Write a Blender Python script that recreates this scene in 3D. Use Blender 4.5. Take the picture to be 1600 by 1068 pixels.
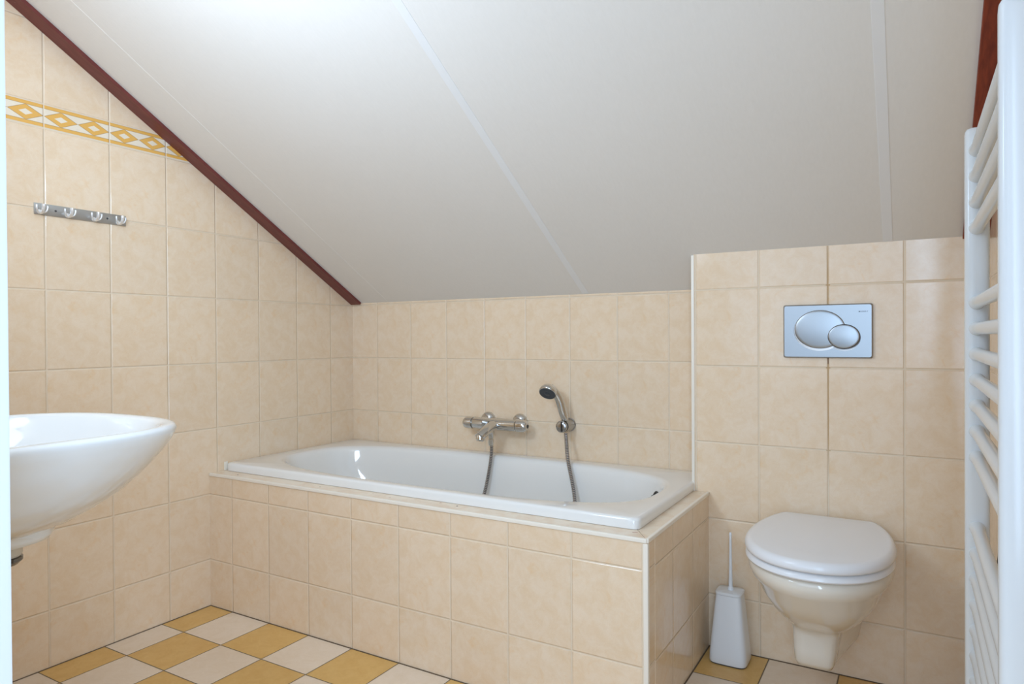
import bpy, bmesh, math, random
from mathutils import Vector, Matrix
from math import sin, cos, pi, radians

for o in list(bpy.data.objects):
    bpy.data.objects.remove(o)
SC = bpy.context.scene
COL = SC.collection

# ------------------------------------------------------------------ camera
F_PX = 1060.56
YAW, PITCH, ROLL = .5318, -.0077, -.0062
fw = Vector((-sin(YAW) * cos(PITCH), cos(YAW) * cos(PITCH), sin(PITCH)))
r0 = Vector((cos(YAW), sin(YAW), 0))
u0 = r0.cross(fw)
rt = cos(ROLL) * r0 + sin(ROLL) * u0
up = -sin(ROLL) * r0 + cos(ROLL) * u0
cam_data = bpy.data.cameras.new('camera')
cam_data.sensor_width = 36
cam_data.lens = F_PX / 1600 * 36
cam_data.clip_start = .02
cam = bpy.data.objects.new('camera', cam_data)
m = Matrix((rt, up, -fw)).transposed().to_4x4()
m.translation = Vector((2.3178, -2.428, 1.0224))
cam.matrix_world = m
COL.objects.link(cam)
SC.camera = cam

# ------------------------------------------------------------------ light
SC.view_settings.view_transform = 'Standard'
SC.view_settings.look = 'None'
SC.view_settings.gamma = 1
SC.view_settings.use_curve_mapping = False
SC.view_settings.exposure = 0.40
world = bpy.data.worlds.new('world')
SC.world = world
world.use_nodes = True
bg = world.node_tree.nodes['Background']
bg.inputs[0].default_value = (.62, .78, 1.0, 1)
bg.inputs[1].default_value = 0.55


def area(name, loc, target, sx, sy, power, color):
    d = bpy.data.lights.new(name, 'AREA')
    d.shape = 'RECTANGLE'
    d.size, d.size_y = sx, sy
    d.energy = power
    d.color = color
    o = bpy.data.objects.new(name, d)
    o.location = loc
    o.rotation_euler = (Vector(target) - Vector(loc)).to_track_quat('-Z', 'Y').to_euler()
    COL.objects.link(o)
    return o


# daylight: the landing window behind the doorway; the front and roof lights are unseen, added fill
area('landing_window_light', (1.95, -3.6, 1.5), (1.7, 0, 1.2), 1.9, 1.6, 13, (.58, .77, 1.0))
area('landing_side_light', (2.44, -2.56, 1.1), (1.2, -2.36, .95), .4, 1.4, 18.5, (.50, .72, 1.0))
area('front_fill_light', (1.0, -2.03, 1.66), (.75, 0, 1.72), .30, .24, 8.2, (.57, .765, 1.0))
area('roof_fill_light', (1.0, -1.78, 2.20), (.7, -.9, .4), .75, .5, 5, (.70, .84, 1.0))


# ------------------------------------------------------------------ node helpers
class NT:
    def __init__(self, name):
        self.mat = bpy.data.materials.new(name)
        self.mat.use_nodes = True
        self.t = self.mat.node_tree
        self.bsdf = self.t.nodes['Principled BSDF']

    def new(self, kind, **kw):
        n = self.t.nodes.new(kind)
        for k, v in kw.items():
            setattr(n, k, v)
        return n

    def link(self, a, b):
        self.t.links.new(a, b)

    def put(self, sock, v):
        if isinstance(v, (int, float)):
            sock.default_value = v
        elif isinstance(v, (tuple, list)):
            sock.default_value = tuple(v) if len(v) == len(sock.default_value) else tuple(v) + (1,)
        else:
            self.link(v, sock)

    def m(self, op, a, b=0.0, c=0.0, clamp=False):
        n = self.new('ShaderNodeMath', operation=op, use_clamp=clamp)
        self.put(n.inputs[0], a)
        self.put(n.inputs[1], b)
        if op in ('MULTIPLY_ADD', 'SMOOTH_MIN'):
            self.put(n.inputs[2], c)
        return n.outputs[0]

    def smooth(self, x, a, b):
        n = self.new('ShaderNodeMapRange', interpolation_type='SMOOTHSTEP')
        self.put(n.inputs['Value'], x)
        n.inputs['From Min'].default_value = a
        n.inputs['From Max'].default_value = b
        return n.outputs['Result']

    def mix(self, f, a, b):
        n = self.new('ShaderNodeMix', data_type='RGBA')
        self.put(n.inputs[0], f)
        self.put(n.inputs[6], a)
        self.put(n.inputs[7], b)
        return n.outputs[2]

    def pos(self):
        g = self.new('ShaderNodeNewGeometry')
        s = self.new('ShaderNodeSeparateXYZ')
        self.link(g.outputs['Position'], s.inputs[0])
        return g.outputs['Position'], s.outputs

    def noise(self, vec, scale, detail=3, rough=.5, dist=0.0):
        n = self.new('ShaderNodeTexNoise')
        if vec is not None:
            self.link(vec, n.inputs['Vector'])
        n.inputs['Scale'].default_value = scale
        n.inputs['Detail'].default_value = detail
        n.inputs['Roughness'].default_value = rough
        n.inputs['Distortion'].default_value = dist
        return n.outputs['Fac']

    def xyz(self, a, b, c):
        n = self.new('ShaderNodeCombineXYZ')
        self.put(n.inputs[0], a)
        self.put(n.inputs[1], b)
        self.put(n.inputs[2], c)
        return n.outputs[0]

    def bump(self, h, dist, strength=1.0):
        n = self.new('ShaderNodeBump')
        n.inputs['Strength'].default_value = strength
        n.inputs['Distance'].default_value = dist
        self.link(h, n.inputs['Height'])
        self.link(n.outputs[0], self.bsdf.inputs['Normal'])

    def set(self, **kw):
        for k, v in kw.items():
            self.put(self.bsdf.inputs[k.replace('_', ' ')], v)


def plain(name, color, rough=.4, metal=0.0, **kw):
    t = NT(name)
    t.set(Base_Color=color, Roughness=rough, Metallic=metal, **kw)
    return t.mat


def srgb(r, g, b):
    f = lambda c: c / 12.92 if c <= .04045 else ((c + .055) / 1.055) ** 2.4
    return (f(r / 255), f(g / 255), f(b / 255))


TILE_A = srgb(244, 221, 194)
TILE_B = srgb(237, 207, 171)
TILE_SPOT = srgb(238, 194, 138)
GROUT = srgb(234, 213, 186)


def tile_mat(name, ux, uo, vo, border=False, checker=False, su=.2, sv=.25, vx=2, stain_u=None, relief=.0018):
    t = NT(name)
    P, S = t.pos()
    U, Vv = S[ux], S[vx]
    strip = None
    if border:
        z0, z1 = vo + 1.5, vo + 1.575
        above = t.m('GREATER_THAN', Vv, z1)
        strip = t.m('MULTIPLY', t.m('GREATER_THAN', Vv, z0), t.m('LESS_THAN', Vv, z1))
        Vs = t.m('SUBTRACT', Vv, t.m('MULTIPLY', above, z1 - z0))
    else:
        Vs = Vv
    u = t.m('DIVIDE', t.m('SUBTRACT', U, uo), su)
    v = t.m('DIVIDE', t.m('SUBTRACT', Vs, vo), sv)
    fu, fv = t.m('FRACT', u), t.m('FRACT', v)
    iu, iv = t.m('FLOOR', u), t.m('FLOOR', v)
    du = t.m('MULTIPLY', t.m('SUBTRACT', .5, t.m('ABSOLUTE', t.m('SUBTRACT', fu, .5))), su)
    dv = t.m('MULTIPLY', t.m('SUBTRACT', .5, t.m('ABSOLUTE', t.m('SUBTRACT', fv, .5))), sv)
    if border:
        dz = t.m('MINIMUM', t.m('ABSOLUTE', t.m('SUBTRACT', Vv, z0)), t.m('ABSOLUTE', t.m('SUBTRACT', Vv, z1)))
        dv = t.m('ADD', t.m('MULTIPLY', strip, dz), t.m('MULTIPLY', t.m('SUBTRACT', 1, strip), t.m('MINIMUM', dv, dz)))
    d = t.m('MINIMUM', du, dv)
    if checker:
        g = t.m('SUBTRACT', 1, t.smooth(d, .0011, .0018))
        h = t.smooth(d, .001, .003)
    else:
        g = t.m('SUBTRACT', 1, t.smooth(d, .0012, .0019))
        h = t.smooth(d, .0010, .0042)
    wn = t.new('ShaderNodeTexWhiteNoise', noise_dimensions='2D')
    t.link(t.xyz(iu, iv, 0), wn.inputs['Vector'])
    var = wn.outputs['Value']
    kind = t.m('FLOOR', t.m('MULTIPLY', var, 4))
    local = t.xyz(t.m('MULTIPLY', fu, su), t.m('MULTIPLY', fv, sv), t.m('MULTIPLY', kind, 3.7))
    n1 = t.smooth(t.noise(local, 24, 8, .74, .5), .26, .76)
    n2 = t.smooth(t.noise(local, 16, 6, .62, .8), .58, .72)
    fine = t.noise(P, 420, 2, .6)
    tone = t.m('MULTIPLY_ADD', var, .10, .95)
    if checker:
        par = t.m('ABSOLUTE', t.m('MODULO', t.m('ADD', iu, iv), 2))
        yel = t.m('LESS_THAN', par, .5)
        y_ = t.mix(n1, srgb(229, 186, 114), srgb(218, 170, 96))
        l_ = t.mix(n1, srgb(242, 222, 200), srgb(234, 211, 184))
        c = t.mix(yel, l_, y_)
        grout = srgb(118, 102, 82)
    else:
        c = t.mix(n1, TILE_A, TILE_B)
        c = t.mix(t.m('MULTIPLY', n2, .38), c, TILE_SPOT)
        grout = GROUT
    hs = t.new('ShaderNodeHueSaturation')
    t.put(hs.inputs['Color'], c)
    t.put(hs.inputs['Value'], t.m('ADD', t.m('MULTIPLY_ADD', var, .05, .965), t.m('MULTIPLY', t.m('SUBTRACT', fine, .5), .10)))
    c = hs.outputs[0]
    if border:
        s2 = t.m('FRACT', t.m('MULTIPLY', u, 2))
        zc = t.m('SUBTRACT', Vv, z0 + .0385)
        az = t.m('ABSOLUTE', zc)
        band = t.m('MULTIPLY', t.m('GREATER_THAN', az, .0235), t.m('LESS_THAN', az, .0342))
        ax = t.m('MULTIPLY', t.m('ABSOLUTE', t.m('SUBTRACT', s2, .5)), .1)
        rh = t.m('ADD', t.m('DIVIDE', ax, .0485), t.m('DIVIDE', az, .0235))
        dia = t.m('MULTIPLY', t.m('LESS_THAN', rh, 1.0), t.m('GREATER_THAN', rh, .40))
        line = t.m('LESS_THAN', t.m('ABSOLUTE', t.m('SUBTRACT', rh, 1.0)), .045)
        edge = t.m('LESS_THAN', t.m('ABSOLUTE', t.m('SUBTRACT', az, .0235)), .0009)
        white = t.mix(n1, srgb(243, 229, 208), srgb(238, 221, 197))
        bc = t.mix(t.m('MAXIMUM', band, dia), white, srgb(236, 180, 92))
        bc = t.mix(t.m('MULTIPLY', t.m('MAXIMUM', line, edge), .55), bc, srgb(160, 120, 70))
        c = t.mix(strip, c, bc)
    if stain_u is not None:
        ds = t.m('LESS_THAN', t.m('ABSOLUTE', t.m('SUBTRACT', U, stain_u)), .006)
        zz = t.m('MULTIPLY', t.smooth(Vv, .55, .75), t.m('SUBTRACT', 1, t.smooth(Vv, 1.2, 1.4)))
        grout = t.mix(t.m('MULTIPLY', ds, zz), grout, srgb(186, 150, 104))
        drip = t.m('MULTIPLY', t.m('LESS_THAN', t.m('ABSOLUTE', t.m('SUBTRACT', U, stain_u)), .0035),
                   t.m('MULTIPLY', t.m('GREATER_THAN', Vv, .934), t.m('LESS_THAN', Vv, .956)))
        grout = t.mix(drip, grout, srgb(112, 78, 44))
    c = t.mix(g, c, grout)
    t.set(Base_Color=c, Roughness=t.m('MULTIPLY_ADD', g, .5, .36 if checker else .14))
    t.bsdf.inputs['IOR'].default_value = 1.5
    wav = t.noise(P, 9, 1, .4)
    t.bump(t.m('ADD', t.m('MULTIPLY', h, .8), t.m('MULTIPLY', wav, .25)), relief, 1.0)
    return t.mat


M = {}
M['tile_left'] = tile_mat('cream_wall_tiles_with_border', 1, -.1434 - 4, .1769, border=True)
M['tile_back'] = tile_mat('cream_wall_tiles_back', 0, .1545 - .2, .1769)
M['tile_cistern'] = tile_mat('cream_wall_tiles_cistern', 0, 1.901 - .4, .1725, stain_u=2.101)
M['tile_right'] = tile_mat('cream_wall_tiles_right', 1, -.176 - 4, .1725, relief=.0006)
M['tile_panel'] = tile_mat('cream_bath_panel_tiles', 0, .1287 - .2, .1769)
M['tile_panel_side'] = tile_mat('cream_bath_side_tiles', 1, -.565 - .2, .1725)
M['floor'] = tile_mat('ochre_and_beige_floor_tiles', 0, .1287 - .2, -.9778 - 4, checker=True, sv=.2, vx=1)
M['trim_cream'] = plain('cream_plastic_tile_trim', srgb(246, 235, 219), .35)
M['white_paint'] = plain('white_painted_wood', srgb(226, 228, 229), .35)
M['ceramic'] = plain('white_sanitary_ceramic', srgb(240, 240, 238), .08, Coat_Weight=.4, Coat_Roughness=.03)
M['ceramic_warm'] = plain('white_toilet_ceramic', srgb(233, 223, 208), .09, Coat_Weight=.3, Coat_Roughness=.03)
M['seat'] = plain('white_toilet_seat_plastic', srgb(238, 236, 236), .22)
M['enamel'] = plain('white_bath_enamel', srgb(240, 236, 230), .07, Coat_Weight=.3, Coat_Roughness=.03)
M['radiator'] = plain('white_radiator_enamel', srgb(229, 231, 232), .2)
M['chrome'] = plain('chrome', (.62, .61, .59), .10, 1.0)
M['satin'] = plain('satin_chrome', (.52, .54, .56), .26, 1.0)
M['holder'] = plain('worn_chrome', (.42, .41, .40), .18, 1.0)
M['steel'] = plain('brushed_steel', (.50, .50, .49), .36, 1.0)
M['bright_chrome'] = plain('bright_chrome', (.93, .94, .95), .34, .75)
M['dark'] = plain('black_plastic', (.02, .02, .022), .35)
M['rubber'] = plain('dark_grey_rubber', (.06, .06, .062), .6)
M['grey_face'] = plain('dark_grey_spray_face', (.045, .05, .055), .4)
M['brush_white'] = plain('white_brush_plastic', srgb(236, 237, 238), .25)
M['hole'] = plain('dark_drilled_hole', srgb(60, 40, 28), .8)


def mk_ceiling():
    t = NT('off_white_ceiling_board')
    P, S = t.pos()
    mp = t.new('ShaderNodeMapping')
    mp.inputs['Scale'].default_value = (1, .25, .25)
    t.link(P, mp.inputs[0])
    n = t.noise(mp.outputs[0], 160, 4, .6)
    n2 = t.noise(P, 3.0, 3, .5)
    f = t.m('ADD', t.m('MULTIPLY', n, .6), t.m('MULTIPLY', n2, .4))
    t.set(Base_Color=t.mix(f, srgb(228, 220, 210), srgb(238, 231, 223)), Roughness=.6)
    t.bump(n, .0006, .5)
    return t.mat


M['ceiling'] = mk_ceiling()
M['seam'] = plain('pale_ceiling_seam_strip', srgb(236, 232, 228), .4)


def mk_wood(name, a, b, scale, along):
    t = NT(name)
    P, S = t.pos()
    mp = t.new('ShaderNodeMapping')
    mp.inputs['Scale'].default_value = along
    t.link(P, mp.inputs[0])
    n = t.noise(mp.outputs[0], scale, 5, .6, .3)
    t.set(Base_Color=t.mix(t.smooth(n, .3, .7), a, b), Roughness=.42)
    t.bump(n, .0006, .6)
    return t.mat


M['trim_red'] = mk_wood('dark_red_stained_batten', srgb(118, 56, 50), srgb(104, 44, 40), 60, (1, .2, .2))
M['trim_rust'] = mk_wood('rust_red_wood_batten', srgb(142, 60, 36), srgb(112, 42, 28), 110, (1, .16, .16))


def mk_ledge():
    t = NT('cream_ledge_tile')
    P, S = t.pos()
    n = t.smooth(t.noise(P, 14, 5, .6, 1.0), .38, .66)
    c = t.mix(n, srgb(242, 224, 200), srgb(234, 208, 178))
    sp = t.smooth(t.noise(P, 34, 2, .5), .70, .74)
    c = t.mix(t.m('MULTIPLY', sp, .6), c, srgb(178, 112, 76))
    t.set(Base_Color=c, Roughness=.3)
    return t.mat


M['ledge'] = mk_ledge()


def mk_brushed():
    t = NT('blue_grey_satin_flush_plate')
    P, S = t.pos()
    mp = t.new('ShaderNodeMapping')
    mp.inputs['Scale'].default_value = (.04, 1, 1)
    t.link(P, mp.inputs[0])
    n = t.noise(mp.outputs[0], 2200, 2, .6)
    t.set(Base_Color=(.36, .37, .38), Metallic=1.0, Roughness=t.m('MULTIPLY_ADD', n, .06, .30))
    return t.mat


M['plate'] = mk_brushed()


def mk_hose():
    t = NT('ribbed_chrome_hose')
    t.set(Base_Color=(.46, .45, .45), Metallic=1.0, Roughness=.22)
    return t.mat


M['hose'] = mk_hose()


# ------------------------------------------------------------------ object helpers
def tag(o, label=None, cat=None, group=None, kind=None):
    if label: o['label'] = label
    if cat: o['category'] = cat
    if group: o['group'] = group
    if kind: o['kind'] = kind
    return o


def thing(name, label, cat, loc, group=None):
    o = bpy.data.objects.new(name, None)
    o.empty_display_size = .05
    o.location = loc
    COL.objects.link(o)
    return tag(o, label, cat, group)


def root_loc(o):
    v = Vector((0, 0, 0))
    while o is not None:
        v += o.location
        o = o.parent
    return v


def mk(name, bm, mat, parent=None, angle=35, label=None):
    """link a bmesh built in world coordinates as one mesh object under parent"""
    bmesh.ops.recalc_face_normals(bm, faces=bm.faces)
    off = root_loc(parent)
    for v in bm.verts:
        v.co -= off
    me = bpy.data.meshes.new(name)
    bm.to_mesh(me)
    bm.free()
    for p in me.polygons:
        p.use_smooth = True
    me.set_sharp_from_angle(angle=radians(angle))
    me.materials.append(mat)
    o = bpy.data.objects.new(name, me)
    COL.objects.link(o)
    if parent is not None:
        o.parent = parent
    if label: o['label'] = label
    return o


def add_box(bm, lo, hi, bev=0.0, seg=2):
    r = bmesh.ops.create_cube(bm, size=1.0)
    vs = r['verts']
    lo, hi = Vector(lo), Vector(hi)
    for v in vs:
        v.co = Vector([(lo[i] + hi[i]) / 2 + v.co[i] * (hi[i] - lo[i]) for i in range(3)])
    if bev:
        es = list({e for v in vs for e in v.link_edges})
        bmesh.ops.bevel(bm, geom=es, offset=bev, segments=seg, affect='EDGES', profile=.6)


def box(lo, hi, bev=0.0, seg=2):
    bm = bmesh.new()
    add_box(bm, lo, hi, bev, seg)
    return bm


def add_loft(bm, rings, cap0=True, cap1=True, closed=True):
    vr = [[bm.verts.new(p) for p in r] for r in rings]
    n = len(vr[0])
    for a, b in zip(vr, vr[1:]):
        for i in range(n if closed else n - 1):
            j = (i + 1) % n
            bm.faces.new((a[i], a[j], b[j], b[i]))
    if cap0: bm.faces.new(list(reversed(vr[0])))
    if cap1: bm.faces.new(vr[-1])
    return vr


def loft(rings, cap0=True, cap1=True):
    bm = bmesh.new()
    add_loft(bm, rings, cap0, cap1)
    return bm


def frame(d):
    d = Vector(d).normalized()
    a = Vector((0, 0, 1)) if abs(d.z) < .95 else Vector((1, 0, 0))
    x = d.cross(a).normalized()
    return x, x.cross(d).normalized(), d


def add_lathe(bm, o, axis, prof, n=32):
    """prof: (distance along axis, radius)"""
    o = Vector(o)
    x, y, d = frame(axis)
    rings = [[o + d * t + (x * cos(2 * pi * k / n) + y * sin(2 * pi * k / n)) * max(r, 1e-4) for k in range(n)] for t, r in prof]
    add_loft(bm, rings)


def lathe(o, axis, prof, n=32):
    bm = bmesh.new()
    add_lathe(bm, o, axis, prof, n)
    return bm


def add_tube(bm, pts, rad, n=16):
    """rad: number or one radius per point"""
    pts = [Vector(p) for p in pts]
    rs = rad if isinstance(rad, (list, tuple)) else [rad] * len(pts)
    rings = []
    x = None
    for i, p in enumerate(pts):
        d = (pts[min(i + 1, len(pts) - 1)] - pts[max(i - 1, 0)]).normalized()
        if x is None:
            x = frame(d)[0]
        x = (x - d * x.dot(d)).normalized()
        y = d.cross(x)
        rings.append([p + (x * cos(2 * pi * k / n) + y * sin(2 * pi * k / n)) * rs[i] for k in range(n)])
    add_loft(bm, rings)


def tube(pts, rad, n=16):
    bm = bmesh.new()
    add_tube(bm, pts, rad, n)
    return bm


def spline(ctrl, per=12):
    c = [Vector(p) for p in ctrl]
    c = [2 * c[0] - c[1]] + c + [2 * c[-1] - c[-2]]
    out = []
    for i in range(1, len(c) - 2):
        a, b, d, e = c[i - 1], c[i], c[i + 1], c[i + 2]
        for k in range(per):
            t = k / per
            out.append(.5 * ((2 * b) + (d - a) * t + (2 * a - 5 * b + 4 * d - e) * t * t + (3 * b - a - 3 * d + e) * t ** 3))
    out.append(c[-2])
    return out


def structure(name, bm, mat, label=None):
    o = mk(name, bm, mat)
    o['kind'] = 'structure'
    if label: o['label'] = label
    return o


# ------------------------------------------------------------------ the room
ZC, SL = 1.187, .594                 # ceiling height at the back wall and its slope
YF = -2.05                           # inner face of the front wall
XR = 2.5
CX = 1.69                            # left edge of the boxed-in cistern wall
CY = -.176
BX, BY, BZ = 1.741, -.779, .503      # bath surround


def ceil_z(y):
    return ZC - SL * y


structure('floor', box((-.1, -4.2, -.1), (XR + .1, .1, 0)), M['floor'])


def gable(x0, x1, mat, name, y0=-4.2):
    bm = bmesh.new()
    prof = [(.1, -.1), (.1, ceil_z(.1) + .03), (-2.3, ceil_z(-2.3) + .03), (y0, ceil_z(-2.3) + .03), (y0, -.1)]
    add_loft(bm, [[(x0, y, z) for y, z in prof], [(x1, y, z) for y, z in prof]])
    return structure(name, bm, mat)


gable(-.1, 0, M['tile_left'], 'wall_left', YF - .12)
gable(XR, XR + .1, M['tile_right'], 'wall_right', YF - .12)
structure('wall_back', box((-.1, 0, -.1), (XR + .1, .1, ZC + .02)), M['tile_back'])
bm = bmesh.new()
pr_ = [(-.001, 0), (CY, 0), (CY, ceil_z(CY) + .004), (-.001, ZC + .004)]
add_loft(bm, [[(CX + .004, y, z) for y, z in pr_], [(XR, y, z) for y, z in pr_]])
structure('wall_cistern', bm, M['tile_cistern'])
# sloping ceiling
bm = bmesh.new()
y_end = YF - .12
add_loft(bm, [[(x, .1, ceil_z(.1)), (x, y_end, ceil_z(y_end)), (x, y_end, ceil_z(y_end) + .06), (x, .1, ceil_z(.1) + .06)] for x in (-.1, XR + .1)])
structure('ceiling', bm, M['ceiling'])


def on_slope(x0, x1, y0, y1, th, drop=0.0, bev=.001):
    """a batten lying under the slope from y0 (low end) to y1 (high end)"""
    nrm = Vector((0, -SL, -1)).normalized()
    bm = bmesh.new()
    ring = []
    for y in (y0, y1):
        p = Vector((0, y, ceil_z(y)))
        a = p + nrm * drop
        b = p + nrm * (drop + th)
        ring.append([(x0, a.y, a.z), (x1, a.y, a.z), (x1, b.y, b.z), (x0, b.y, b.z)])
    add_loft(bm, ring)
    if bev:
        bmesh.ops.bevel(bm, geom=list(bm.edges), offset=bev, segments=1, affect='EDGES')
    return bm


structure('trim_1', on_slope(.203, .225, -.005, y_end, .0018, -.001, .0005), M['ceiling'])
structure('trim_2', on_slope(1.212, 1.238, -.005, y_end, .0022, -.001, .0006), M['seam'])
structure('trim_3', on_slope(2.247, 2.272, CY - .002, y_end, .0022, -.001, .0006), M['seam'])


def red_batten(name, x0, x1, y0, mat, label):
    nrm = Vector((0, -SL, -1)).normalized()
    o = structure(name, on_slope(x0, x1, y0, y_end, .012, 0, .0012), mat, label)
    for k in range(8):
        y = y0 - .12 - k * .26
        p = Vector(((x0 + x1) / 2 + random.uniform(-.012, .012), y, ceil_z(y))) + nrm * .0118
        mk('nail_head', lathe(p, nrm, [(0, .0018), (.0006, .0018), (.0009, .001)], 10), M['nail'], o)
    return o


random.seed(4)
M['nail'] = plain('dull_nail_head', srgb(140, 96, 86), .5)
red_batten('trim_4', 0.0, .060, -.004, M['trim_red'], 'dark red wooden batten along the left wall')
red_batten('trim_5', 2.440, XR, CY - .003, M['trim_rust'], 'rust red wooden batten along the right wall')
# cream corner strip on the boxed-in wall
structure('trim_6', box((CX - .004, CY - .002, .50), (CX + .006, CY + .012, ceil_z(CY) - .002), .002), M['trim_cream'])
# front wall with the doorway the picture is taken through
bm = bmesh.new()
ztop = ceil_z(YF) + .05
add_box(bm, (-.1, YF - .12, -.1), (1.33, YF, ztop))
add_box(bm, (1.33, YF - .12, 2.1), (XR + .1, YF, ztop))
structure('wall_front', bm, M['tile_back'])
bm = bmesh.new()
add_box(bm, (1.32, YF - .13, 0), (1.40, YF + .012, 2.1), .004)
add_box(bm, (1.32, YF - .13, 2.04), (XR, YF + .012, 2.12), .004)
structure('trim_7', bm, M['white_paint'], 'white door frame at the left edge')

M['floor_joint'] = plain('dark_brown_floor_grout', srgb(104, 86, 66), .8)
structure('trim_8', box((.0002, YF, -.0005), (.0038, BY - .0002, .0016)), M['floor_joint'])
structure('trim_9', box((.0038, BY - .0038, -.0005), (BX + .0036, BY - .0002, .0016)), M['floor_joint'])
structure('trim_10', box((BX + .0002, BY - .0002, -.0005), (BX + .0036, CY - .0002, .0016)), M['floor_joint'])
structure('trim_11', box((BX + .0036, CY - .0038, -.0005), (XR, CY - .0002, .0016)), M['floor_joint'])

# ------------------------------------------------------------------ bath surround
sur = thing('bath_surround', 'tiled cream bath surround with narrow ledge under the white bathtub', 'bath surround', (BX / 2, BY, 0))
bm = bmesh.new()
add_box(bm, (0, BY, 0), (BX - .001, BY + .06, BZ - .004))
mk('front_panel', bm, M['tile_panel'], sur)
bm = bmesh.new()
add_box(bm, (BX - .045, BY + .0605, 0), (BX, CY, BZ - .004))
mk('side_panel', bm, M['tile_panel_side'], sur)
def plank(poly, z0, z1, bev=.0008):
    bm = bmesh.new()
    add_loft(bm, [[(x, y, z0) for x, y in poly], [(x, y, z1) for x, y in poly]])
    bmesh.ops.bevel(bm, geom=list(bm.edges), offset=bev, segments=1, affect='EDGES')
    return bm


bm = plank([(0, BY + .002), (BX - .0032, BY + .002), (1.6592, -.662), (0, -.662)], BZ - .0035, BZ + .0035)
o = mk('ledge_tile', bm, M['ledge'], sur)
for x, y, r in [(1.121, -.7305, .0032), (.12, -.745, .0022), (.55, -.742, .002)]:
    mk('drill_hole', lathe((x, y, BZ + .0036), (0, 0, 1), [(0, r), (.0003, r)], 14), M['hole'], o)
bm = plank([(BX - .002, BY + .0028), (BX - .002, CY - .001), (1.66, CY - .001), (1.66, -.6608)], BZ - .0035, BZ + .0035)
mk('ledge_tile', bm, M['ledge'], sur)
mk('edge_trim', box((0, BY - .0035, BZ - .006), (BX - .0005, BY + .006, BZ + .006), .003, 3), M['trim_cream'], sur)
mk('edge_trim', box((BX - .006, BY + .0005, BZ - .006), (BX + .0035, CY, BZ + .006), .003, 3), M['trim_cream'], sur)
mk('corner_trim', box((BX - .011, BY - .0030, 0), (BX + .0025, BY + .010, BZ - .007), .003, 3), M['trim_cream'], sur)

# ------------------------------------------------------------------ bathtub
RZ = .538
tub = thing('bathtub', 'white enamel bathtub set in the tiled surround under the sloping ceiling', 'bathtub', (.85, -.36, .507))


def sup(cx, cy, a, b, e, n=96, z=0.0, e2=None):
    pts = []
    for k in range(n):
        t = 2 * pi * k / n
        c, s = cos(t), sin(t)
        ee = e
        x = cx + a * math.copysign(abs(c) ** (2 / ee), c)
        y = cy + b * math.copysign(abs(s) ** (2 / ee), s)
        pts.append((x, y, z))
    return pts


def rect_ring(x0, x1, y0, y1, r, like, z):
    """rounded-rectangle ring matched to ring 'like' by direction from its centre"""
    cx, cy = (x0 + x1) / 2, (y0 + y1) / 2
    a, b = (x1 - x0) / 2, (y1 - y0) / 2
    lx = max(abs(p[0] - OX) for p in like)
    ly = max(abs(p[1] - OY) for p in like)
    out = []
    for p in like:
        dx, dy = (p[0] - OX) / lx * a, (p[1] - OY) / ly * b
        lo, hi = 0.0, 3.0
        for _ in range(40):
            f = (lo + hi) / 2
            qx, qy = abs(dx * f) - (a - r), abs(dy * f) - (b - r)
            sd = math.hypot(max(qx, 0), max(qy, 0)) + min(max(qx, qy), 0) - r
            if sd > 0: hi = f
            else: lo = f
        out.append((cx + dx * lo, cy + dy * lo, z))
    return out


N = 360
OX, OY, OA, OB = .865, -.372, .775, .302
x0, x1, y0, y1 = .002, 1.694, -.7125, -.002
base = sup(OX, OY, OA, OB, 3, N)


def ps(x, y, a, b, e, z): return sup(x, y, a, b, e, N, z)


def pr(i, z): return rect_ring(x0 + i, x1 - i, y0 + i, y1 - i, .02, base, z)


rings = [pr(.012, BZ + .004), pr(.001, BZ + .0045), pr(0, RZ - .009), pr(.002, RZ - .004), pr(.006, RZ - .001), pr(.011, RZ)]
rings += [ps(OX, OY, OA + .010, OB + .010, 3.1, RZ + .0005), ps(OX, OY, OA, OB, 3, RZ - .002), ps(OX, OY, OA - .008, OB - .007, 3, RZ - .008),
          ps(OX, OY, OA - .015, OB - .013, 3, RZ - .02), ps(OX, OY, OA - .03, OB - .022, 3, RZ - .08),
          ps(OX + .02, OY, OA - .075, OB - .035, 2.9, RZ - .18), ps(OX + .04, OY, OA - .13, OB - .05, 2.8, RZ - .28),
          ps(OX + .05, OY, OA - .17, OB - .068, 2.7, RZ - .345), ps(OX + .055, OY, OA - .215, OB - .095, 2.6, RZ - .375),
          ps(OX + .06, OY, OA - .28, OB - .14, 2.5, RZ - .388), ps(OX + .06, OY, .3, .08, 2.2, RZ - .392), ps(OX + .06, OY, .05, .02, 2, RZ - .393)]
bm = loft(rings, cap0=False, cap1=True)
mk('tub_body', bm, M['enamel'], tub, 50)
# overflow knob on the right end, seen edge on, and the waste
kb = Vector((1.612, -.345, .507))
bm = bmesh.new()
add_lathe(bm, kb + Vector((.008, 0, -.002)), (-1, 0, .12), [(0, .024), (.005, .025), (.008, .022), (.009, .010), (.016, .009), (.017, .008)], 28)
add_box(bm, kb + Vector((-.014, -.016, -.006)), kb + Vector((-.006, .016, .000)), .002)
mk('overflow_knob', bm, M['dark'], tub, label='black overflow knob')
mk('waste', lathe((OX + .45, OY, RZ - .389), (0, 0, 1), [(0, .035), (.004, .034), (.006, .02)], 28), M['chrome'], tub)
# dab of sealant where the rim meets the left wall
mk('sealant_dab', box((.0004, -.716, BZ + .004), (.0024, -.700, RZ + .003), .0009), M['trim_cream'], tub)

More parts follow.
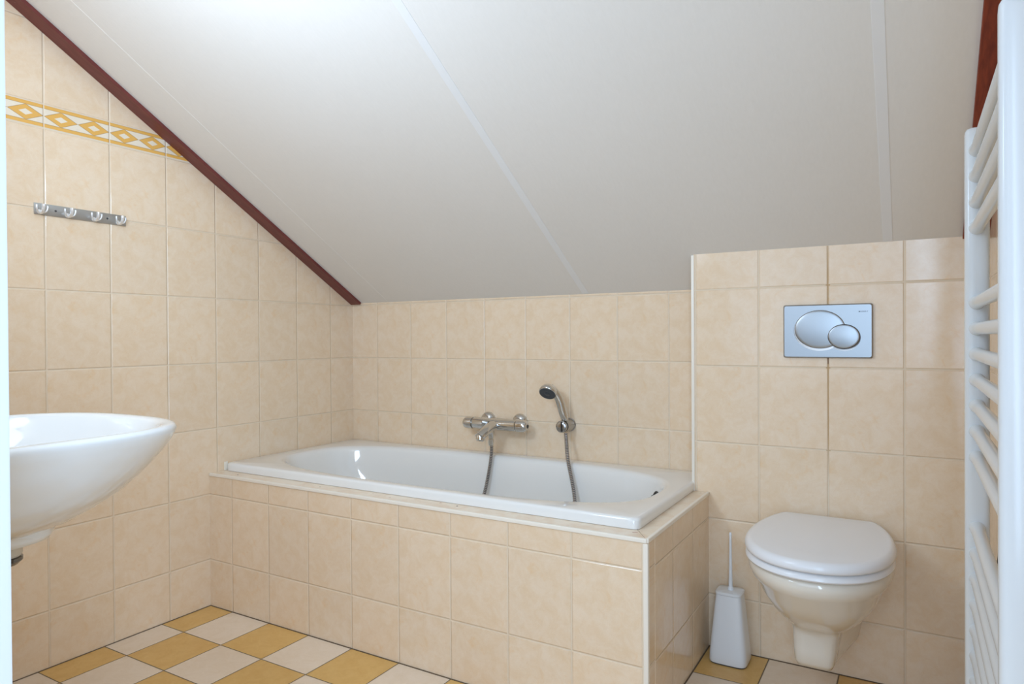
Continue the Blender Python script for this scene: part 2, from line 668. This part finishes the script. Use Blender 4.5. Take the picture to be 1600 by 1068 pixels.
# ------------------------------------------------------------------ bath mixer
mix = thing('bath_mixer', 'chrome thermostatic bath mixer tap on the tiled wall above the bathtub', 'tap', (.85, 0, .665))
MZ, MY = .664, -.066
R_ = .0245
mk('mixer_body', lathe((.742, MY, MZ), (1, 0, 0), [(0, .020), (.002, .0235), (.004, R_), (.205, R_), (.207, .022)], 36), M['chrome'], mix)
for x in (.774, .928):
    bm = lathe((x, -.001, .672), (0, -1, 0), [(0, .034), (.004, .0345), (.010, .033), (.018, .027), (.022, .019), (.040, .0165), (.050, .0165)], 36)
    mk('wall_flange', bm, M['chrome'], mix)
k1 = mk('temperature_knob', lathe((.741, MY, MZ), (-1, 0, 0), [(0, .020), (.0025, .020), (.003, .0245), (.030, .0245), (.040, .0225), (.047, .0165), (.050, .009), (.051, .002)], 36), M['chrome'], mix)
mk('grip_button', box((.705, MY - .0258, MZ - .006), (.724, MY - .020, MZ + .003), .002), M['steel'], k1)
k2 = mk('flow_knob', lathe((.950, MY, MZ), (1, 0, 0), [(0, .020), (.002, .020), (.0025, .025), (.030, .025), (.039, .0225), (.046, .016), (.0475, .009)], 36), M['chrome'], mix)
mk('grip_button', box((.958, MY - .0258, MZ - .010), (.978, MY - .020, MZ - .001), .002), M['steel'], k2)
mk('knob_end_hole', lathe((.9975, MY, MZ), (1, 0, 0), [(0, .008), (.0012, .0075)], 20), M['dark'], k2)
# spout: flattened tube reaching out and slightly down
sp = spline([(.846, MY + .004, MZ - .002), (.845, -.095, MZ - .006), (.842, -.130, MZ - .018), (.838, -.160, MZ - .033), (.836, -.172, MZ - .040)], 8)
rings = []
for i, p in enumerate(sp):
    t = i / (len(sp) - 1)
    d = (sp[min(i + 1, len(sp) - 1)] - sp[max(i - 1, 0)]).normalized()
    x = Vector((1, 0, 0))
    x = (x - d * x.dot(d)).normalized()
    y = d.cross(x)
    w = .028 - .008 * t
    h = .021 - .005 * t
    if t > .97: w, h = w * .6, h * .6
    rings.append([p + x * cos(2 * pi * k / 28) * w + y * sin(2 * pi * k / 28) * h for k in range(28)])
mk('spout', loft(rings), M['chrome'], mix, 50)
mk('aerator', lathe((.8365, -.163, MZ - .040), (0, -.25, -1), [(-.012, .010), (-.008, .0165), (0, .0185), (.012, .0175), (.014, .0145), (.018, .0135)], 28), M['chrome'], mix)
mk('diverter_knob', lathe((.826, -.090, MZ + .006), (-1, -.30, .15), [(0, .010), (.010, .0125), (.022, .0125), (.025, .009)], 12), M['steel'], mix)
mk('hose_outlet', lathe((.842, -.092, MZ - .012), (0, 0, -1), [(0, .013), (.022, .013), (.024, .0115), (.040, .0105), (.044, .009)], 24), M['chrome'], mix)

# hand shower, its holder and its hose
hold = thing('shower_holder', 'round chrome wall holder that grips the hand shower', 'shower holder', (1.153, 0, .673))
HX, HZ = 1.153, .674
mk('wall_cylinder', lathe((HX, -.0005, HZ), (0, -1, 0), [(0, .0262), (.004, .0268), (.006, .0245), (.056, .0238), (.060, .0225)], 36), M['holder'], hold)
mk('clip_slot', lathe((HX, -.0605, HZ), (0, -1, 0), [(0, .0185), (.0075, .0185)], 28), M['dark'], hold, label='dark slot between the holder body and its end cap')
mk('clip_cap', lathe((HX, -.068, HZ), (0, -1, 0), [(0, .0220), (.003, .0236), (.010, .0228), (.014, .0180), (.0155, .009), (.016, .002)], 36), M['holder'], hold)
mk('clip_groove', box((HX + .001, -.0845, HZ - .018), (HX + .008, -.080, HZ + .020), .001), M['dark'], hold, label='dark upright groove in the end cap')

hs_ = thing('hand_shower', 'chrome hand shower with dark grey spray face leaning in its wall holder', 'hand shower', (1.158, -.055, .69))
hd = Vector((.04, -.67, -.70)).normalized()
hc = Vector((1.112, -.105, .812))
hp = spline([(1.158, -.0545, .696), (1.156, -.056, .708), (1.150, -.060, .736), (1.140, -.067, .778), (1.126, -.078, .808), hc - hd * .022], 8)
rr = []
for i in range(len(hp)):
    t = i / (len(hp) - 1)
    rr.append(.0128 + .0034 * math.sin(pi * min(t * 1.1, 1)) + .002 * t)
mk('handle', tube(hp, rr, 24), M['chrome'], hs_, 50)
mk('shower_head', lathe(hc - hd * .022, hd, [(0, .012), (.002, .021), (.008, .028), (.016, .0325), (.024, .0345), (.032, .0348), (.0345, .0325)], 40), M['chrome'], hs_, 50)
fc = mk('spray_face', lathe(hc + hd * .0120, hd, [(0, .0322), (.0025, .0315), (.0032, .02), (.0022, .012), (.004, .009), (.0045, .003)], 40), M['grey_face'], hs_)
bm = bmesh.new()
fx, fy, _ = frame(hd)
for rad, cnt in ((.026, 18), (.018, 12)):
    for k in range(cnt):
        a = 2 * pi * k / cnt
        add_lathe(bm, hc + hd * .0142 + fx * cos(a) * rad + fy * sin(a) * rad, hd, [(0, .0013), (.0018, .001)], 8)
mk('spray_nozzles', bm, M['rubber'], fc)

hose = thing('shower_hose', 'ribbed chrome shower hose looping from the mixer into the bathtub and up', 'hose', (.842, -.092, .60))
path = spline([(.842, -.092, .602), (.845, -.094, .56), (.843, -.104, .50), (.832, -.125, .40), (.815, -.17, .27), (.84, -.22, .175), (.95, -.27, .158), (1.10, -.28, .158), (1.21, -.23, .172), (1.262, -.21, .27), (1.241, -.145, .412), (1.193, -.101, .549), (1.171, -.068, .61), (1.162, -.057, .648)], 26)
dl, acc = [0], 0
for a, b in zip(path, path[1:]):
    acc += (b - a).length
    dl.append(acc)
pitch_ = .0066
cnt = int(acc / pitch_ * 4)
pts, rads = [], []
j = 0
for k in range(cnt + 1):
    s = acc * k / cnt
    while j < len(dl) - 2 and dl[j + 1] < s: j += 1
    f_ = (s - dl[j]) / max(dl[j + 1] - dl[j], 1e-9)
    pts.append(path[j].lerp(path[j + 1], min(max(f_, 0), 1)))
    rads.append((.0080, .0078, .0050, .0078)[k % 4])
mk('hose_sleeve', tube(pts, rads, 12), M['hose'], hose, 25)
mk('hose_nut', lathe((.842, -.092, .606), (0, -.02, -1), [(0, .0115), (.012, .0115), (.026, .009)], 20), M['chrome'], hose)

# ------------------------------------------------------------------ toilet
TX = 2.102
toi = thing('toilet', 'white wall-hung toilet with closed lid below the flush plate', 'toilet', (TX, CY, 0))


def dring(cx, hw, yb, yf, wb, z, n=72, ef=2.25, frac=.42, zf=None, be=.85):
    """D-shaped ring: back edge at yb with half width wb, widest hw, front tip at yf"""
    ym = yb + (yf - yb) * frac
    half = []
    q = n // 4
    for k in range(q):
        s = (k / q) * pi / 2           # back part: from back corner towards the widest point
        half.append((wb + (hw - wb) * (sin(s) if hw > wb else (1 - cos(s)) ** be), yb + (ym - yb) * (1 - cos(s)) ** be if k else yb))
    for k in range(q + 1):
        s = (k / q) * pi / 2
        half.append((hw * cos(s) ** (2 / ef) if k < q else 0.0, ym + (yf - ym) * sin(s) ** (2 / ef)))
    pts = [(cx - x, y) for x, y in half] + [(cx + x, y) for x, y in reversed(half[:-1])]
    out = []
    for x, y in pts:
        zz = z
        if zf is not None:
            zz = z + (zf - z) * (y - yb) / (yf - yb)
        out.append((x, y, zz))
    return out


YB = CY - .0005
bowl = [(.006, .150, -.63, .150), ]
rings = [
    dring(TX - .012, .036, YB, -.430, .078, .112, ef=4.5, frac=.8, zf=.122),
    dring(TX - .012, .046, YB, -.452, .086, .116, ef=4.5, frac=.8, zf=.127),
    dring(TX - .012, .051, YB, -.460, .092, .130, ef=4.2, frac=.8, zf=.140),
    dring(TX - .010, .055, YB, -.468, .100, .175, ef=4, frac=.78),
    dring(TX - .008, .059, YB, -.474, .104, .220, ef=3.8, frac=.75),
    dring(TX - .005, .066, YB, -.484, .108, .240, ef=3.4, frac=.7),
    dring(TX, .084, YB, -.512, .116, .254, ef=2.9, frac=.6),
    dring(TX, .108, YB, -.548, .126, .276, ef=2.6, frac=.54),
    dring(TX, .130, YB, -.588, .134, .306, ef=2.4, frac=.50),
    dring(TX, .147, YB, -.622, .140, .340, ef=2.3, frac=.48),
    dring(TX, .158, YB, -.645, .142, .370, ef=2.25, frac=.47),
    dring(TX, .166, YB, -.657, .144, .382, ef=2.25, frac=.47),
    dring(TX, .172, YB, -.664, .150, .391, ef=2.25, frac=.47),
    dring(TX, .178, YB, -.670, .154, .404, ef=2.25, frac=.47),
    dring(TX, .178, YB, -.672, .154, .422, ef=2.25, frac=.47),
    dring(TX, .172, YB, -.664, .148, .431, ef=2.25, frac=.47),
]
mk('bowl', loft(rings), M['ceramic_warm'], toi, 60)


def slab(hw, yb, yf, wb, z0, z1, rnd, dome=0.0, drop=0.0):
    rs = []
    def rg(h_, b_, f_, w_, z): return dring(TX, h_, b_, f_, w_, z, frac=.50, be=.68, ef=2.2)
    rs.append(rg(hw - rnd, yb - rnd, yf + rnd, wb - rnd, z0))
    rs.append(rg(hw - rnd * .3, yb - rnd * .3, yf + rnd * .3, wb - rnd * .3, z0 + rnd * .35))
    rs.append(rg(hw, yb, yf, wb, z0 + rnd))
    h = z1 - z0
    for a in (0, 25, 50, 72, 90):
        s, c = sin(radians(a)), cos(radians(a))
        rr_ = min(h - rnd, .016)
        i = rr_ * (1 - c) * 1.1
        rs.append(rg(hw - i, yb - i, yf + i, wb - i, z1 - rr_ + rr_ * s))
    for f in (.75, .5, .25, .05):
        ym = yb + (yf - yb) * .45
        rs.append(rg((hw - .018) * f, ym + (yb - .018 - ym) * f, ym + (yf + .018 - ym) * f, (wb - .018) * f, z1 + dome * (1 - f * f)))
    return loft(rs)


mk('seat_ring', slab(.181, -.206, -.681, .122, .4325, .4525, .005), M['seat'], toi, 50)
mk('lid', slab(.183, -.196, -.685, .128, .4545, .481, .006, .004), M['seat'], toi, 50)
for s in (-1, 1):
    mk('hinge', lathe((TX + s * .078 - .022, -.200, .447), (1, 0, 0), [(0, .009), (.002, .011), (.042, .011), (.044, .009)], 20), M['seat'], toi)
    mk('hinge_post', lathe((TX + s * .078, -.200, .430), (0, 0, 1), [(0, .014), (.012, .013)], 20), M['seat'], toi)

# flush plate
fp = thing('flush_plate', 'blue-grey satin dual flush plate with two oval buttons above the toilet', 'flush plate', (2.099, CY, 1.033))
PX0, PX1, PZ0, PZ1 = 1.9755, 2.2215, .9525, 1.1145
y0p, y1p = CY - .001, CY - .0125
big = (2.079, 1.039, .0705, .0575)
sml = (2.145, 1.017, .0425, .0355)


def union_outline(gt, gb, gx, n=120):
    """outline of both ovals grown by gx sideways, gt at the top and gb at the bottom"""
    ox, oz = 2.1085, 1.022
    out = []
    for k in range(n):
        t = 2 * pi * k / n
        dx, dz = cos(t), sin(t)
        best = 0
        for cx, cz, a, b in (big, sml):
            b2 = b + (gt + gb) / 2
            c2 = cz + (gt - gb) / 2
            a2 = a + gx
            px, pz = (ox - cx) / a2, (oz - c2) / b2
            qx, qz = dx / a2, dz / b2
            A, B, C_ = qx * qx + qz * qz, px * qx + pz * qz, px * px + pz * pz - 1
            D = B * B - A * C_
            if D > 0:
                best = max(best, (-B + math.sqrt(D)) / A)
        out.append((ox + dx * best, oz + dz * best))
    return out


def rrect(i, y, r=.006, n=6):
    pts = []
    for cx, cz, a0 in ((PX1 - i - r, PZ1 - i - r, 0), (PX0 + i + r, PZ1 - i - r, 90), (PX0 + i + r, PZ0 + i + r, 180), (PX1 - i - r, PZ0 + i + r, 270)):
        for k in range(n + 1):
            a = radians(a0 + 90 * k / n)
            pts.append((cx + r * cos(a), y, cz + r * sin(a)))
    return pts


bm = bmesh.new()
vr = add_loft(bm, [rrect(0, y0p), rrect(0, y1p + .005), rrect(.0012, y1p + .002), rrect(.0035, y1p)], True, False)
o1 = union_outline(.0012, .0072, .0022)
o2 = union_outline(.0010, .0012, .0012)
va = [bm.verts.new((x, y1p, z)) for x, z in o1]
n = len(va)
es = []
for ring in (vr[-1], va):
    for i in range(len(ring)):
        pair = (ring[i], ring[(i + 1) % len(ring)])
        es.append(bm.edges.get(pair) or bm.edges.new(pair))
bmesh.ops.triangle_fill(bm, edges=es, use_beauty=True)
mk('cover_plate', bm, M['plate'], fp, 11)
bm = bmesh.new()
add_loft(bm, [[(x, y1p, z) for x, z in o1], [(x, y1p + .0018, z) for x, z in o2]], False, True)
mk('button_recess', bm, plain('recess_glint_metal', (.86, .88, .90), .5, .6), fp, 11, label='sloping rim round the buttons, painted pale for caught light')  # paler than the plate: the light caught by the slope is painted in


def oval(cx, cz, a, b, yb, yf, dome):
    rs = []
    for f, y in ((1, yb), (1, yf + .0012), (.985, yf + .0004), (.96, yf)):
        rs.append([(cx + a * f * cos(2 * pi * k / 64), y, cz + b * f * sin(2 * pi * k / 64)) for k in range(64)])
    for f in (.93, .85, .7, .45, .2, .03):
        rs.append([(cx + a * f * cos(2 * pi * k / 64), yf - dome * (1 - f * f), cz + b * f * sin(2 * pi * k / 64)) for k in range(64)])
    return loft(rs)


mk('button_gap', oval(big[0], big[1], big[2] + .0011, big[3] + .0011, y1p + .004, y1p + .0012, .0), M['dark'], fp, label='dark gap round the large button')
mk('flush_button', oval(*big, y1p + .001, y1p - .0012, .0035), M['plate'], fp, label='large oval button')
mk('button_gap', oval(sml[0], sml[1], sml[2] + .0012, sml[3] + .0012, y1p, y1p - .0046, .0), M['dark'], fp, label='dark gap round the small button')
mk('flush_button', oval(*sml, y1p - .001, y1p - .0058, .0026), M['plate'], fp, label='small oval button')
cu = bpy.data.curves.new('lettering', 'FONT')
cu.body = 'GEBERIT'
cu.size = .0056
cu.extrude = .0001
cu.space_character = 1.15
tmp = bpy.data.objects.new('lettering_curve', cu)
COL.objects.link(tmp)
dg = bpy.context.evaluated_depsgraph_get()
me = bpy.data.meshes.new_from_object(tmp.evaluated_get(dg))
bpy.data.objects.remove(tmp)
bm = bmesh.new()
bm.from_mesh(me)
wx = max(v.co.x for v in bm.verts)
for v in bm.verts:
    x, y, z = v.co
    v.co = (2.1885 + x * .0205 / wx, y1p - .0002 - z, 1.0885 + y)
add_box(bm, (2.1846, y1p - .0004, 1.0886), (2.1876, y1p, 1.0920))
mk('lettering', bm, plain('dark_grey_print', srgb(38, 44, 52), .6), fp)

# ------------------------------------------------------------------ toilet brush
tb = thing('toilet_brush', 'white toilet brush in a tapered holder between bath and toilet', 'toilet brush', (1.824, -.243, 0))


def rsq(cx, cy, a, b, z, e=5, n=48): return sup(cx, cy, a, b, e, n, z)


bx, by = 1.824, -.243
mk('rubber_foot', loft([rsq(bx, by, .055, .050, 0), rsq(bx, by, .0565, .0515, .004)]), M['rubber'], tb)
prof = [(.004, .0565, .0515), (.010, .0580, .053), (.03, .0570, .052), (.08, .0525, .048), (.14, .0465, .043), (.19, .0415, .0385), (.212, .0392, .0362)]
mk('holder', loft([rsq(bx, by, a, b, z) for z, a, b in prof]), M['brush_white'], tb, 50)
mk('holder_lid', loft([rsq(bx, by - .001, .0385, .0355, .2125), rsq(bx, by - .001, .0405, .0375, .214), rsq(bx, by - .001, .0405, .0375, .219), rsq(bx, by - .001, .038, .035, .2215), rsq(bx, by, .016, .015, .223)]), M['brush_white'], tb, 40)
mk('handle', lathe((bx + .002, by, .2225), (0, 0, 1), [(0, .0105), (.006, .0095), (.010, .0062), (.10, .0046), (.166, .0036), (.171, .0042), (.176, .0042), (.180, .0025)], 20), M['brush_white'], tb)

# ------------------------------------------------------------------ towel radiator
rad = thing('towel_radiator', 'white ladder towel radiator on the right wall beside the toilet', 'radiator', (2.43, -1.12, .18))
UX0, UX1 = 2.408, 2.449


def upright(y):
    rs = []
    cx, a, b = (UX0 + UX1) / 2, (UX1 - UX0) / 2, .0155
    for z, f in ((.18, .8), (.183, .95), (.19, 1), (1.408, 1), (1.416, .97), (1.4205, .85), (1.423, .6), (1.4238, .2)):
        rs.append(sup(cx, y, a * f, b * f, 3.2, 40, z))
    return loft(rs)


YU1, YU2 = -1.4235, -.8235
for y in (YU1, YU2):
    u_ = mk('upright', upright(y), M['radiator'], rad, 50)
    mk('top_plug', lathe((2.437, y, 1.4215), (0, 0, 1), [(0, .007), (.005, .007), (.006, .005)], 16), M['radiator'], u_)
zs = [1.378 - .05 * k for k in range(4)] + [1.083 - .05 * k for k in range(7)] + [.645 - .05 * k for k in range(9)]
for z in zs:
    bm = bmesh.new()
    n_ = 16
    rs = []
    for k in range(n_ + 1):
        t = k / n_
        e = min(t, 1 - t)
        r_ = .0112 + .0025 * max(0, 1 - e / .012)
        rs.append([(2.4275 + r_ * cos(2 * pi * q / 24), YU1 + .0145 + (YU2 - YU1 - .029) * t, z + r_ * sin(2 * pi * q / 24)) for q in range(24)])
    add_loft(bm, rs)
    mk('rail', bm, M['radiator'], rad, 50)
for y in (-1.375,):
    for z in (1.145, .715):
        bm = lathe((2.425, y, z), (1, 0, 0), [(0, .006), (.002, .012), (.018, .012), (.020, .007), (.062, .007), (.064, .016), (.0745, .016)], 20)
        add_box(bm, (2.414, y - .007, z - .075), (2.4158, y + .007, z + .075), .0006)
        mk('wall_bracket', bm, M['radiator'], rad)

# ------------------------------------------------------------------ washbasin
wb = thing('washbasin', 'white ceramic washbasin on the front wall, cut off by the door frame', 'washbasin', (.735, YF, .61))
WX = .735


def wring(hw, yf, z, back=YF + .001, ef=2.6, wbk=None, fr=.45):
    return dring(WX, hw, back, yf, hw * .93 if wbk is None else wbk, z, 96, ef, fr)


WZ = .842
sec = [  # z, half width, front y, back y
    (.612, .075, -1.700, -1.860), (.616, .088, -1.690, -1.875), (.628, .094, -1.684, -1.90), (.634, .090, -1.688, YF + .03)]
SF = -1.485
SH = .31
rings = [wring(.068, -1.705, .613, -1.86, 2.2, .04), wring(.082, -1.692, .616, -1.88, 2.2, .05), wring(.089, -1.686, .626, -1.90, 2.2, .06),
         wring(.100, -1.676, .638, YF + .02, 2.2), wring(.140, -1.640, .652, YF + .005, 2.25), wring(.182, -1.604, .676, ef=2.3), wring(.226, -1.564, .710, ef=2.45),
         wring(.262, -1.531, .750, ef=2.55), wring(.289, -1.505, .788, ef=2.65), wring(.304, -1.491, .814, ef=2.7), wring(SH, SF - .001, .827, ef=2.7),
         wring(SH + .001, SF + .001, .834, ef=2.7), wring(SH - .003, SF - .004, .841, ef=2.7), wring(SH - .010, SF - .011, WZ + .001, ef=2.7)]
ib = YF + .13
rings += [wring(SH - .030, SF - .031, WZ, ib - .01, ef=2.6), wring(SH - .038, SF - .039, WZ - .006, ib, ef=2.6), wring(SH - .048, SF - .049, WZ - .03, ib + .006, ef=2.5),
          wring(.230, -1.575, WZ - .08, ib + .02, ef=2.3), wring(.175, -1.63, WZ - .125, ib + .04, ef=2.2), wring(.10, -1.685, WZ - .146, ib + .075, ef=2.1), wring(.03, -1.75, WZ - .150, ib + .13, ef=2)]
mk('basin', loft(rings), M['ceramic'], wb, 60)
dr = mk('drain_tailpiece', lathe((WX, -1.775, .613), (0, 0, -1), [(0, .036), (.024, .036), (.026, .033), (.028, .033)], 28), plain('pale_beige_plastic', srgb(214, 203, 186), .4), wb)
mk('siphon_nut', lathe((WX, -1.775, .586), (0, 0, -1), [(0, .031), (.003, .0365), (.010, .0365), (.018, .028), (.022, .0165)], 28), plain('dark_chrome', (.16, .16, .16), .2, 1.0), wb)
mk('siphon_pipe', tube(spline([(WX, -1.775, .566), (WX, -1.775, .47), (WX, -1.785, .42), (WX, -1.83, .395), (WX, -1.88, .41), (WX, -1.95, .43), (WX, YF + .002, .43)], 8), .0155), M['chrome'], wb)
tp = mk('basin_tap', lathe((WX, YF + .075, WZ), (0, 0, 1), [(0, .026), (.004, .026), (.008, .022), (.11, .021), (.12, .018), (.125, .006)], 28), M['chrome'], wb)
mk('tap_spout', tube(spline([(WX, YF + .08, WZ + .06), (WX, YF + .13, WZ + .075), (WX, YF + .19, WZ + .07)], 6), .012), M['chrome'], tp)

# ------------------------------------------------------------------ coat hook rail
hk = thing('coat_hook_rail', 'brushed steel rail with four chrome double hooks on the left wall', 'hook rail', (0, -1.234, 1.425))
mk('rail_plate', box((.0004, -1.375, 1.408), (.0035, -1.093, 1.443), .0008), M['steel'], hk)
for y in (-1.36, -1.279, -1.198, -1.119):
    bm = bmesh.new()
    stem = [(.003, y, 1.4155), (.010, y, 1.413), (.019, y, 1.4135), (.026, y, 1.419), (.030, y, 1.428), (.0315, y, 1.4375)]
    add_tube(bm, spline(stem, 5), [.0042 + .0008 * max(0, k / 25 - .2) + (.0006 if k > 20 else 0) for k in range(26)], 12)
    for s in (-1, 1):
        arm = [(.006, y, 1.4135), (.012, y + s * .006, 1.4135), (.018, y + s * .0125, 1.418), (.0205, y + s * .0155, 1.427), (.0205, y + s * .0155, 1.4345)]
        add_tube(bm, spline(arm, 5), [.0026] * 21, 10)
    add_lathe(bm, (.0034, y, 1.4165), (1, 0, 0), [(0, .0075), (.0015, .0072), (.003, .004)], 16)
    mk('hook', bm, M['bright_chrome'], hk, 50)
for y in (-1.314, -1.155):
    mk('screw', lathe((.0034, y, 1.4255), (1, 0, 0), [(0, .0034), (.0008, .0032), (.0014, .0015)], 14), M['rubber'], hk)
